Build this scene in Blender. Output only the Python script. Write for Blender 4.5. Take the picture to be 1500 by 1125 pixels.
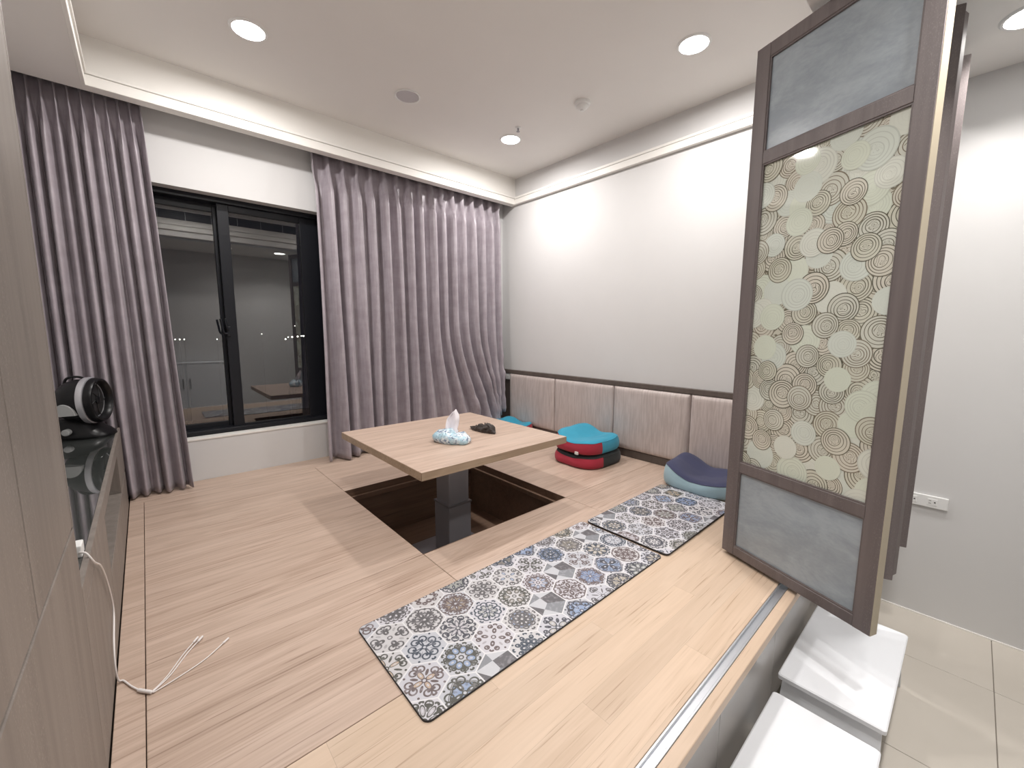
import bpy, bmesh, math, random
from mathutils import Matrix, Vector, noise
PI = math.pi
scene = bpy.context.scene
for o in list(bpy.data.objects): bpy.data.objects.remove(o)
C = scene.collection

# ------------------------------------------------------------------ camera
CAM_Z = 1.44
cam_d = bpy.data.cameras.new('camera'); cam_d.sensor_width = 36; cam_d.lens = 36 * 601.5 / 1500
cam_d.clip_start = 0.02; cam_d.clip_end = 500
cam = bpy.data.objects.new('camera', cam_d); C.objects.link(cam)
yaw, pit, rol = 0.729087, 0.126515, 0.00378
fw = Vector((math.sin(yaw) * math.cos(pit), math.cos(yaw) * math.cos(pit), -math.sin(pit)))
rt0 = Vector((math.cos(yaw), -math.sin(yaw), 0)); up0 = rt0.cross(fw)
rt = math.cos(rol) * rt0 + math.sin(rol) * up0; up = -math.sin(rol) * rt0 + math.cos(rol) * up0
cam.matrix_world = Matrix(((rt.x, up.x, -fw.x, 0), (rt.y, up.y, -fw.y, 0), (rt.z, up.z, -fw.z, CAM_Z), (0, 0, 0, 1)))
scene.camera = cam
# ------------------------------------------------------------------ world, exposure
w = bpy.data.worlds.new('night'); scene.world = w; w.use_nodes = True
w.node_tree.nodes['Background'].inputs[0].default_value = (.012, .012, .016, 1)
w.node_tree.nodes['Background'].inputs[1].default_value = 1.0
vs = scene.view_settings
vs.view_transform = 'Standard'; vs.look = 'None'; vs.gamma = 1; vs.use_curve_mapping = False
vs.exposure = 0.0
LIGHT_COL = (1.0, .965, .94)
TRAY_W, HALL_W = 17, 7

# ------------------------------------------------------------------ node helpers
class X:
    """a scalar/vector socket with arithmetic"""
    def __init__(s, m, sock): s.m = m; s.k = sock
    def _b(s, op, o, rev=False, third=None):
        n = s.m.nodes.new('ShaderNodeMath'); n.operation = op
        a, b = (o, s) if rev else (s, o)
        for i, v in enumerate((a, b, third)):
            if v is None: continue
            if isinstance(v, X): s.m.links.new(v.k, n.inputs[i])
            else: n.inputs[i].default_value = v
        return X(s.m, n.outputs[0])
    def __add__(s, o): return s._b('ADD', o)
    __radd__ = __add__
    def __sub__(s, o): return s._b('SUBTRACT', o)
    def __rsub__(s, o): return s._b('SUBTRACT', o, True)
    def __mul__(s, o): return s._b('MULTIPLY', o)
    __rmul__ = __mul__
    def __truediv__(s, o): return s._b('DIVIDE', o)
    def lt(s, o): return s._b('LESS_THAN', o)
    def gt(s, o): return s._b('GREATER_THAN', o)
    def sin(s): return s._b('SINE', None)
    def cos(s): return s._b('COSINE', None)
    def abs(s): return s._b('ABSOLUTE', None)
    def fract(s): return s._b('FRACT', None)
    def floor(s): return s._b('FLOOR', None)
    def sqrt(s): return s._b('SQRT', None)
    def max(s, o): return s._b('MAXIMUM', o)
    def min(s, o): return s._b('MINIMUM', o)
    def atan2(s, o): return s._b('ARCTAN2', o)
    def step(s, e, wd):   # smooth step up at e
        n = s.m.nodes.new('ShaderNodeMapRange'); n.interpolation_type = 'SMOOTHSTEP'
        s.m.links.new(s.k, n.inputs[0])
        for i, v in ((1, e - wd), (2, e + wd)):
            if isinstance(v, X): s.m.links.new(v.k, n.inputs[i])
            else: n.inputs[i].default_value = v
        return X(s.m, n.outputs[0])

class Mat:
    def __init__(s, name, col=(.8, .8, .8), rough=.5, metal=0, **kw):
        s.mat = bpy.data.materials.new(name); s.mat.use_nodes = True
        nt = s.mat.node_tree; s.nodes = nt.nodes; s.links = nt.links
        s.p = s.nodes['Principled BSDF']
        s.set('Base Color', (*col, 1)); s.set('Roughness', rough); s.set('Metallic', metal)
        for k, v in kw.items(): s.set(k.replace('_', ' '), v)
    def set(s, k, v):
        if isinstance(v, X): s.links.new(v.k, s.p.inputs[k])
        else: s.p.inputs[k].default_value = v
    def new(s, t): return s.nodes.new('ShaderNode' + t)
    def pos(s):     # world position: separate xyz
        g = s.new('NewGeometry'); return s.sep(g.outputs['Position'])
    def obj(s):
        g = s.new('TexCoord'); return s.sep(g.outputs['Object'])
    def sep(s, k):
        n = s.new('SeparateXYZ'); s.links.new(k, n.inputs[0]); return [X(s, o) for o in n.outputs]
    def vec(s, x, y, z):
        n = s.new('CombineXYZ')
        for i, v in enumerate((x, y, z)):
            if isinstance(v, X): s.links.new(v.k, n.inputs[i])
            else: n.inputs[i].default_value = v
        return X(s, n.outputs[0])
    def rnd(s): return X(s, s.new('ObjectInfo').outputs['Random'])
    def attr(s, name, out='Fac'):
        n = s.new('Attribute'); n.attribute_name = name; return X(s, n.outputs[out])
    def noise(s, v, scale=1, detail=4, rough=.55, dist=0):
        n = s.new('TexNoise'); s.links.new(v.k, n.inputs['Vector'])
        n.inputs['Scale'].default_value = scale; n.inputs['Detail'].default_value = detail
        n.inputs['Roughness'].default_value = rough; n.inputs['Distortion'].default_value = dist
        return X(s, n.outputs[0])
    def mix(s, f, a, b):
        n = s.new('Mix'); n.data_type = 'RGBA'
        for i, v in ((0, f), (6, a), (7, b)):
            if isinstance(v, X): s.links.new(v.k, n.inputs[i])
            else: n.inputs[i].default_value = v if i == 0 else (*v, 1)
        return X(s, n.outputs[2])
    def bump(s, h, st=.2, d=.002):
        n = s.new('Bump'); n.inputs['Strength'].default_value = st; n.inputs['Distance'].default_value = d
        s.links.new(h.k, n.inputs['Height']); s.links.new(n.outputs[0], s.p.inputs['Normal'])

M = {}
def plain(name, col, rough=.5, metal=0, **kw):
    m = Mat(name, col, rough, metal, **kw); M[name] = m.mat; return m
# painted plaster with faint mottling
def paint(name, col, rough=.75):
    m = plain(name, col, rough); x, y, z = m.pos()
    n = m.noise(m.vec(x, y, z), 3, 3)
    m.set('Base Color', m.mix(n, tuple(c * .97 for c in col), tuple(min(1, c * 1.03) for c in col)))
    n2 = m.noise(m.vec(x, y, z), 220, 2); m.bump(n2, .06, .001)
paint('wall_white', (.665, .66, .655)); paint('ceiling_white', (.80, .78, .755)); paint('trim_white', (.86, .84, .80), .5)

def wood(name, c_dark, c_mid, c_light, strips=False, axis='x', rough=.42):
    m = plain(name, c_mid, rough); x, y, z = m.pos()
    if axis == 'z': x, y, z = z, y, x
    if axis == 'y': x, y, z = y, x, z
    r = m.rnd() * 37.0
    if strips:
        row = (y / .088).floor(); sh = (row * 0.377).fract() * 1.1
        cell = ((x + sh) / 1.1).floor()
        rr = ((row * 12.9898 + cell * 78.233).sin() * 43758.5453).fract()
        r = rr * 23.0
    v = m.vec(x * 1.0 + r, y * 11.0 + r, z * 11.0)
    big = m.noise(v, 1.1, 3, .5, .4)
    rings = ((big * 44.0).sin() * .5 + .5)
    rings = rings * rings
    fine = m.noise(m.vec(x * 3.0 + r, y * 130.0, z * 130.0), 1, 3, .6)
    mid = m.noise(m.vec(x * .9 + r, y * 34.0 + r, z * 34.0), 1, 3, .6)
    f = (mid * .55 + fine * .65 + rings * .16 - .24)
    col = m.mix(f.step(.42, .30), c_dark, c_mid)
    col = m.mix((big).step(.58, .30) * .6, col, c_light)
    dark = m.mix(fine.step(.34, .07), tuple(c * .80 for c in c_dark), (1, 1, 1))
    n = m.new('Mix'); n.data_type = 'RGBA'; n.blend_type = 'MULTIPLY'; n.inputs[0].default_value = .55
    m.links.new(col.k, n.inputs[6]); m.links.new(dark.k, n.inputs[7]); col = X(m, n.outputs[2])
    if strips:
        n = m.new('HueSaturation'); m.links.new(col.k, n.inputs['Color'])
        m.links.new((rr * .14 + .93).k, n.inputs['Value']); col = X(m, n.outputs[0])
        g = (y / .088).fract(); ln = g.lt(.012).max(((x + sh) / 1.1).fract().lt(.0012))
        col = m.mix(ln * .35, col, tuple(c * .5 for c in c_dark))
    m.set('Base Color', col); m.bump(fine * .6 + mid * .4, .12, .0006)
    m.set('Roughness', fine * .15 + (rough - .07))
wood('oak_board', (.40, .29, .222), (.56, .425, .342), (.63, .495, .41))
wood('oak_strip', (.53, .395, .285), (.60, .455, .34), (.66, .52, .40), strips=True)
wood('oak_edge', (.30, .215, .14), (.40, .29, .20), (.45, .34, .24))
wood('pit_wood', (.15, .092, .062), (.22, .140, .098), (.25, .165, .115))
def laminate(name, col, spark=.5):
    m = plain(name, col, .42); x, y, z = m.pos(); r = m.rnd() * 11.0
    a = m.noise(m.vec(x * 26 + r, y * 26 + r, z * 1.3), 1, 4, .6)
    b = m.noise(m.vec(x * 420, y * 420, z * 160), 1, 2, .7)
    band = m.noise(m.vec(x * 9 + r, y * 9, z * .9), 1, 2)
    c1 = m.mix(a.step(.5, .3), tuple(c * .80 for c in col), tuple(c * 1.14 for c in col))
    sp = b.step(.62, .06) * band.step(.5, .12) * spark
    c2 = m.mix(sp, c1, tuple(min(1, c * 1.9) for c in col))
    m.set('Base Color', c2); m.set('Roughness', .46 - sp * .2); m.bump(b, .10, .0006)
laminate('taupe_laminate', (.205, .178, .158), .35); laminate('leaf_laminate', (.150, .125, .122), .5)
laminate('dark_laminate', (.115, .092, .08), .3)
plain('grey_gloss', (.44, .42, .405), .22, 0); plain('toe_dark', (.03, .026, .024), .6)
plain('aluminium', (.66, .68, .72), .42, .9); plain('frame_black', (.009, .010, .014), .38, 0, Specular_IOR_Level=.3)
plain('black_plastic', (.005, .005, .006), .34, 0, Specular_IOR_Level=.3); plain('grille_black', (.012, .012, .013), .5)
plain('silver_plastic', (.52, .52, .55), .3, .55); plain('grey_plastic', (.36, .37, .37), .45)
plain('white_plastic', (.80, .80, .79), .35); plain('slot_dark', (.05, .045, .04), .6)
plain('stool_white', (.84, .86, .89), .6); plain('steel_dark', (.33, .33, .36), .4, .2)
plain('steel_lip', (.30, .30, .32), .3, .8); plain('cable_white', (.80, .76, .74), .45)
plain('speaker_grey', (.52, .50, .52), .7); plain('underlay', (.05, .035, .025), .8)
plain('counter_glass', (.05, .055, .052), .03, 0, Coat_Weight=1.0, Coat_Roughness=.02, IOR=2.1)
plain('tag_white', (.8, .8, .78), .6)
def fabric(name, col, rough=.85, sc=900):
    m = plain(name, col, rough); x, y, z = m.pos(); n = m.noise(m.vec(x, y, z), sc, 2); n2 = m.noise(m.vec(x, y, z), 14, 3)
    m.set('Base Color', m.mix(n2, tuple(c * .88 for c in col), tuple(min(1, c * 1.1) for c in col)))
    m.bump(n, .15, .001); m.set('Sheen Weight', .15)
fabric('cloth_red', (.36, .018, .04)); fabric('cloth_black', (.012, .016, .017)); fabric('cloth_blue', (.03, .31, .46))
fabric('cloth_navy', (.045, .05, .11)); fabric('cloth_pale_blue', (.33, .47, .53)); fabric('pouch_brown', (.022, .012, .008), .6, 300)
def curtain_mat():
    m = plain('curtain_satin', (.30, .26, .29), .42); x, y, z = m.pos()
    a = m.noise(m.vec(x * 6, y * 6, z * 14), 1, 4, .6)
    b = m.noise(m.vec(x * 40, y * 40, z * 5), 1, 3, .6)
    c = m.noise(m.vec(x * 700, y * 700, z * 500), 1, 1)
    f = (a * .42 + b * .58).step(.5, .22)
    m.set('Base Color', m.mix(f, (.29, .25, .277), (.42, .378, .415)))
    m.set('Roughness', .44 - f * .12); m.set('Sheen Weight', .25); m.bump(c, .1, .0006)
curtain_mat()
def upholstery():
    m = plain('satin_upholstery', (.42, .35, .33), .36); x, y, z = m.pos(); r = m.rnd() * 9.0
    a = m.noise(m.vec(x, y * 85 + r, z * 7), 1, 3, .6); b = m.noise(m.vec(x, y * 30 + r, z * 3), 1, 2)
    f = (a * .7 + b * .3).step(.5, .13)
    m.set('Base Color', m.mix(f, (.47, .40, .375), (.58, .505, .48))); m.set('Roughness', .46 - f * .14)
    m.set('Sheen Weight', .2); m.bump(a, .14, .001)
upholstery()
def tile_mat():
    m = plain('floor_tile_beige', (.56, .52, .46), .28); x, y, z = m.pos(); r = m.rnd() * 3.0
    n = m.noise(m.vec(x + r, y + r, z), 2.2, 4); m.set('Base Color', m.mix(n, (.52, .48, .42), (.62, .575, .51)))
    m.set('Roughness', n * .10 + .33)
tile_mat(); plain('grout', (.25, .22, .19), .9)
def slate():
    m = plain('grey_glass_panel', (.20, .23, .25), .22); x, y, z = m.obj()
    n = m.noise(m.vec(x * 5, y, z * 9), 1, 5, .65, .6); n2 = m.noise(m.vec(x * 40, y, z * 90), 1, 2)
    m.set('Base Color', m.mix((n * .8 + n2 * .2).step(.5, .2), (.27, .31, .345), (.38, .425, .46)))
    m.set('Roughness', n2 * .15 + .16)
slate()
def glass():
    mt = bpy.data.materials.new('window_glass'); mt.use_nodes = True; nt = mt.node_tree; nt.nodes.clear()
    o = nt.nodes.new('ShaderNodeOutputMaterial'); mx = nt.nodes.new('ShaderNodeMixShader')
    t = nt.nodes.new('ShaderNodeBsdfTransparent'); t.inputs[0].default_value = (.80, .82, .82, 1)
    g = nt.nodes.new('ShaderNodeBsdfGlossy'); g.inputs['Roughness'].default_value = 0; g.inputs[0].default_value = (.95, .93, .92, 1)
    f = nt.nodes.new('ShaderNodeFresnel'); f.inputs[0].default_value = 1.95
    nt.links.new(f.outputs[0], mx.inputs[0]); nt.links.new(t.outputs[0], mx.inputs[1]); nt.links.new(g.outputs[0], mx.inputs[2])
    nt.links.new(mx.outputs[0], o.inputs[0]); M['window_glass'] = mt
glass()
def emit(name, col, st):
    m = plain(name, (.9, .9, .9)); m.set('Emission Color', (*col, 1)); m.set('Emission Strength', st)
emit('lamp_glow', (1, .97, .93), 22); emit('city_glow', (1, .95, .85), 14)

# ------------------------------------------------------------------ object helpers
WM = {}
def finish(name, me, mat, parent=None, smooth=False, loc=None):
    if isinstance(mat, (list, tuple)):
        for k in mat: me.materials.append(M[k])
    elif mat: me.materials.append(M[mat])
    if smooth:
        for p in me.polygons: p.use_smooth = True
    o = bpy.data.objects.new(name, me); C.objects.link(o)
    if loc is not None: o.location = loc
    if parent is not None:
        o.parent = parent
        if loc is None: o.matrix_parent_inverse = WM[parent].inverted()
    WM[o] = Matrix.Identity(4) if loc is None else (WM[parent] if parent else Matrix.Identity(4)) @ Matrix.Translation(loc)
    return o
def tag(o, label=None, cat=None, group=None, kind=None):
    for k, v in (('label', label), ('category', cat), ('group', group), ('kind', kind)):
        if v: o[k] = v
    return o
def thing(name, loc, label, cat, group=None, rotz=0):
    o = bpy.data.objects.new(name, None); C.objects.link(o); o.location = loc; o.rotation_euler = (0, 0, rotz)
    o.empty_display_size = .05
    WM[o] = Matrix.Translation(loc) @ Matrix.Rotation(rotz, 4, 'Z'); return tag(o, label, cat, group)
def copy_tree(o, parent=None):
    c = o.copy(); C.objects.link(c)
    if parent: c.parent = parent
    for ch in [k for k in bpy.data.objects if k.parent == o]: copy_tree(ch, c)
    return c
def mesh(name, v, f):
    me = bpy.data.meshes.new(name); me.from_pydata(v, [], f); me.update(); return me
def bm_box(bm, lo, hi, bev=0, seg=2):
    r = bmesh.ops.create_cube(bm, size=1)
    vs_ = r['verts']
    for v in vs_: v.co = Vector([(lo[i] + hi[i]) / 2 + v.co[i] * (hi[i] - lo[i]) for i in range(3)])
    if bev:
        ed = list({e for v in vs_ for e in v.link_edges})
        bmesh.ops.bevel(bm, geom=ed, offset=bev, segments=seg, affect='EDGES', profile=.5)
def to_mesh(bm, name):
    me = bpy.data.meshes.new(name); bm.normal_update(); bm.to_mesh(me); bm.free(); return me
def box(name, lo, hi, mat, parent=None, bev=0, seg=2, local=False):
    bm = bmesh.new(); bm_box(bm, lo, hi, bev, seg); me = to_mesh(bm, name)
    return finish(name, me, mat, parent, smooth=False, loc=(0, 0, 0) if (local and parent) else None)
def boxes(name, lst, mat, parent=None, bev=0, local=False):
    bm = bmesh.new()
    for lo, hi in lst: bm_box(bm, lo, hi, bev)
    return finish(name, to_mesh(bm, name), mat, parent, loc=(0, 0, 0) if (local and parent) else None)
def struct(o): o['kind'] = 'structure'; return o
def lathe(name, prof, mat, parent=None, seg=48, axis=(0, 0, 1), at=(0, 0, 0), smooth=True, loc=None):
    v, f = [], []
    q = Vector((0, 0, 1)).rotation_difference(Vector(axis)).to_matrix()
    for r, z in prof:
        for i in range(seg):
            a = 2 * PI * i / seg; v.append(q @ Vector((r * math.cos(a), r * math.sin(a), z)) + Vector(at))
    for j in range(len(prof) - 1):
        for i in range(seg): f.append((j * seg + i, j * seg + (i + 1) % seg, (j + 1) * seg + (i + 1) % seg, (j + 1) * seg + i))
    f.append(tuple(reversed(range(seg)))); f.append(tuple(range((len(prof) - 1) * seg, len(prof) * seg)))
    me = mesh(name, v, f); o = finish(name, me, mat, parent, False, loc)
    if smooth:
        for p in me.polygons: p.use_smooth = len(p.vertices) == 4
        try: me.set_sharp_from_angle(angle=.6)
        except Exception: pass
    return o
def tube(name, pts, r, mat, parent=None, seg=8, loc=None, sub=6):
    P = [Vector(p) for p in pts]; Q = []
    for i in range(len(P) - 1):     # catmull-rom
        a, b, c, d = P[max(i - 1, 0)], P[i], P[i + 1], P[min(i + 2, len(P) - 1)]
        for k in range(sub):
            t = k / sub; Q.append(.5 * ((2 * b) + (c - a) * t + (2 * a - 5 * b + 4 * c - d) * t * t + (3 * b - a - 3 * c + d) * t ** 3))
    Q.append(P[-1]); v, f = [], []
    n = None
    for i, p in enumerate(Q):
        d = (Q[min(i + 1, len(Q) - 1)] - Q[max(i - 1, 0)]).normalized()
        if n is None: n = d.orthogonal().normalized()
        n = (n - d * n.dot(d)).normalized(); b = d.cross(n)
        rr = r[min(i, len(r) - 1)] if isinstance(r, list) else r
        for k in range(seg):
            a = 2 * PI * k / seg; v.append(p + (n * math.cos(a) + b * math.sin(a)) * rr)
    for j in range(len(Q) - 1):
        for k in range(seg): f.append((j * seg + k, j * seg + (k + 1) % seg, (j + 1) * seg + (k + 1) % seg, (j + 1) * seg + k))
    f.append(tuple(reversed(range(seg)))); f.append(tuple(range((len(Q) - 1) * seg, len(Q) * seg)))
    return finish(name, mesh(name, v, f), mat, parent, True, loc)
def sstep(a, b, x):
    t = max(0, min(1, (x - a) / (b - a))); return t * t * (3 - 2 * t)

# ------------------------------------------------------------------ room dimensions (z = 0 is the tiled hall floor)
XR, YW, XL, YB = 2.88, 3.38, -.56, -.62      # right wall, window wall, left wall, wall behind the hall
PT = .44                                     # platform top
CEIL, TRAY, HALL = 2.94, 2.69, 2.585         # tray ceiling, tray edge underside, hall ceiling
WX0, WX1, WZ0, WZ1 = -.30, 1.32, .725, 2.325 # window opening
TX0, TY0, TY1 = -.13, .50, 3.165             # tray opening: left, near and window edges

# ------------------------------------------------------------------ the room
struct(box('wall_right', (XR, YB - .1, 0), (XR + .12, YW + .25, CEIL + .1), 'wall_white'))
struct(boxes('wall_window', [((XL, YW, 0), (WX0, YW + .22, CEIL)), ((WX1, YW, 0), (XR, YW + .22, CEIL)),
      ((WX0, YW, 0), (WX1, YW + .22, WZ0)), ((WX0, YW, WZ1), (WX1, YW + .22, CEIL))], 'wall_white'))
struct(box('wall_left', (XL - .1, .36, 0), (XL, YW + .22, CEIL), 'wall_white'))
struct(box('wall_back', (-2.0, YB - .1, 0), (XR, YB, CEIL), 'wall_white'))
struct(box('wall_hall_end', (-2.1, YB - .1, 0), (-2.0, .46, CEIL), 'wall_white'))
struct(box('wall_hall_side', (-2.0, .36, 0), (XL - .1, .46, CEIL), 'wall_white'))
struct(box('ceiling', (XL - .1, TY0 - .1, CEIL), (XR, YW + .22, CEIL + .1), 'ceiling_white'))
struct(box('ceiling_hall', (-2.0, YB, HALL), (XR, .30, HALL + .1), 'ceiling_white'))
struct(box('ceiling_header', (XL, .30, HALL - .005), (XR, TY0, CEIL), 'ceiling_white'))
struct(box('ceiling_soffit', (XL, TY0, TRAY), (TX0, 3.24, CEIL), 'ceiling_white'))
struct(box('ceiling_pelmet', (TX0, TY1 + .02, TRAY), (XR, 3.24, CEIL), 'trim_white'))
def strip(name, lo, hi): return struct(box(name, lo, hi, 'trim_white', None, .003))
# cornice on the window side, the right wall, the left soffit and the near header: face strip, groove, upper bead
pr = .022
trim_w = strip('trim_1', (TX0, TY1 + .02 - pr, TRAY - .002), (XR - .03, TY1 + .02, TRAY + .052))
box('bead', (TX0, TY1 + .02 - .012, TRAY + .060), (XR - .012, TY1 + .02, TRAY + .076), 'trim_white', trim_w, .003)
trim_r = strip('trim_2', (XR - .034, TY0, TRAY - .002), (XR, 3.24, TRAY + .046))
box('bead', (XR - .018, TY0, TRAY + .056), (XR, 3.20, TRAY + .076), 'trim_white', trim_r, .003)
trim_l = strip('trim_3', (TX0 - .002, TY0, TRAY - .004), (TX0 + .014, TY1, TRAY + .050))
box('bead', (TX0, TY0, TRAY + .060), (TX0 + .022, TY1, TRAY + .080), 'trim_white', trim_l, .003)
trim_n = strip('trim_4', (TX0, TY0, TRAY - .04), (XR - .034, TY0 + .024, TRAY + .01))
box('bead', (TX0, TY0, TRAY + .022), (XR - .034, TY0 + .014, TRAY + .040), 'trim_white', trim_n, .003)
struct(box('trim_5', (XL, .385, HALL - .018), (XR, .435, HALL - .004), 'aluminium'))   # upper track of the folding screen

struct(box('caulk_line_right', (XR - .006, YB, 0), (XR, .36, .007), 'trim_white'))  # thin white caulk line where the hall wall meets the tiles
# tiled hall floor
fl = struct(box('floor', (-2.0, YB, -.06), (XR, YW, -.006), 'grout'))
tb = {}
gx = [-2.0 + .001, -1.22, -.61, 0.0 + .015, .625, 1.235, 1.845, 2.455, XR]; gy = [YB, -.80 + .61, .42]
for i in range(len(gx) - 1):
    for j in range(len(gy) - 1):
        key = (round(gx[i + 1] - gx[i], 3), round(gy[j + 1] - gy[j], 3))
        if key not in tb:
            bm = bmesh.new(); bm_box(bm, (.0012, .0012, -.01), (key[0] - .0012, key[1] - .0012, 0), .001, 1); tb[key] = to_mesh(bm, 'tile'); tb[key].materials.append(M['floor_tile_beige'])
        o = bpy.data.objects.new('tile', tb[key]); C.objects.link(o); o.location = (gx[i], gy[j], 0); o.parent = fl

# ------------------------------------------------------------------ raised platform
PX0, PX1, PY0, PY1 = .867, 1.842, 1.570, 2.552     # table pit
plat = struct(boxes('platform', [((XL, .41, 0), (PX0 - .018, YW, PT - .022)), ((PX1 + .018, .41, 0), (XR, YW, PT - .022)),
      ((PX0 - .018, .41, 0), (PX1 + .018, PY0 - .018, PT - .022)), ((PX0 - .018, PY1 + .018, 0), (PX1 + .018, YW, PT - .022)),
      ((PX0 - .018, PY0 - .018, 0), (PX1 + .018, PY1 + .018, .05))], 'underlay'))
g = .0011
xs = [-.138, -.075, .867, 1.842, 2.85]; ys = [.965, 1.566, 2.552, 3.150]
def board(x0, x1, y0, y1, mat='oak_board'):
    return box('floor_board', (x0 + g, y0 + g, PT - .022), (x1 - g, y1 - g, PT), mat, plat, .0012, 1)
board(xs[0], xs[1], .428, 3.150)
board(xs[1], 2.85, .428, .965, 'oak_strip')
board(xs[1], xs[2], .965, 1.566); board(xs[2], xs[3], .965, 1.566); board(xs[3], xs[4], .965, 1.566)
board(xs[1], xs[2], 1.566, 2.552); board(xs[3], xs[4], 1.566, 2.552)
board(xs[1], xs[2], 2.552, 3.150); board(xs[2], xs[3], 2.552, 3.150); board(xs[3], xs[4], 2.552, 3.150)
board(-.138, 2.85, 3.150, YW)
for k, (lo, hi) in enumerate([((PX0 - .018, PY0 - .018, .05), (PX0, PY1 + .018, PT - .001)), ((PX1, PY0 - .018, .05), (PX1 + .018, PY1 + .018, PT - .001)),
        ((PX0, PY0 - .018, .05), (PX1, PY0, PT - .001)), ((PX0, PY1, .05), (PX1, PY1 + .018, PT - .001))]):
    box('pit_wall', lo, hi, 'pit_wood', plat)
box('pit_ledge', (PX1 - .022, PY0, PT - .075), (PX1, PY1, PT - .045), 'pit_wood', plat, .002)
box('pit_ledge', (PX0, PY1 - .022, PT - .075), (PX1 - .022, PY1, PT - .045), 'pit_wood', plat, .002)
box('pit_floor', (PX0, PY0, .05), (PX1, PY1, .075), 'pit_wood', plat)
tr = box('floor_track', (XL, .396, PT - .02), (XR, .428, PT - .006), 'aluminium', plat)
box('track_lip', (XL, .3965, PT - .006), (XR, .4025, PT + .001), 'aluminium', tr, .001, 1)
box('track_lip', (XL, .4215, PT - .006), (XR, .4275, PT + .001), 'aluminium', tr, .001, 1)
box('nosing', (XL, .362, PT - .034), (XR, .396, PT), 'oak_strip', plat, .003)
dx = [-.55, .12, .74, 1.13, 1.615, 2.24, XR]
for i in range(len(dx) - 1):
    box('drawer_front', (dx[i] + .0015, .376, .07), (dx[i + 1] - .0015, .396, PT - .040), 'grey_gloss', plat, .001, 1)
box('kickboard', (XL, .40, 0), (XR, .41, .07), 'toe_dark', plat)

# ------------------------------------------------------------------ window
win = struct(boxes('window_1', [((WX0, 3.46, WZ0), (WX1, 3.58, WZ0 + .035)), ((WX0, 3.46, WZ1 - .035), (WX1, 3.58, WZ1)),
      ((WX0, 3.46, WZ0 + .035), (WX0 + .04, 3.58, WZ1 - .035)), ((WX1 - .04, 3.46, WZ0 + .035), (WX1, 3.58, WZ1 - .035))], 'frame_black', None, .003))
box('rail_lip', (WX0, 3.452, WZ0 + .012), (WX1, 3.46, WZ0 + .030), 'frame_black', win, .001, 1)
def sash(x0, x1, y0, y1, st, top, bot):
    z0, z1 = WZ0 + .030, WZ1 - .030
    s = boxes('sash', [((x0, y0, z0), (x0 + st[0], y1, z1)), ((x1 - st[1], y0, z0), (x1, y1, z1)),
               ((x0 + st[0], y0, z0), (x1 - st[1], y1, bot)), ((x0 + st[0], y0, top), (x1 - st[1], y1, z1))], 'frame_black', win, .003)
    ym = (y0 + y1) / 2
    box('pane', (x0 + st[0] - .004, ym - .0025, bot - .004), (x1 - st[1] + .004, ym + .0025, top + .004), 'window_glass', s)
    return s
s_in = sash(.437, 1.29, 3.485, 3.515, (.066, .34), 2.247, .772)
s_out = sash(WX0 + .03, .472, 3.540, 3.570, (.055, .055), 2.240, .795)
hd = box('latch', (.438, 3.466, 1.40), (.462, 3.486, 1.47), 'frame_black', s_in, .004)
tube('latch_lever', [(.442, 3.470, 1.42), (.420, 3.462, 1.425), (.412, 3.460, 1.47), (.405, 3.460, 1.52)], .007, 'frame_black', s_in)
tube('latch_lever', [(.446, 3.466, 1.44), (.436, 3.458, 1.47), (.432, 3.458, 1.525)], .007, 'frame_black', s_in)
box('window_sill', (WX0, YW - .004, WZ0 - .012), (WX1, 3.462, WZ0 + .001), 'trim_white', win, .002)

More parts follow.
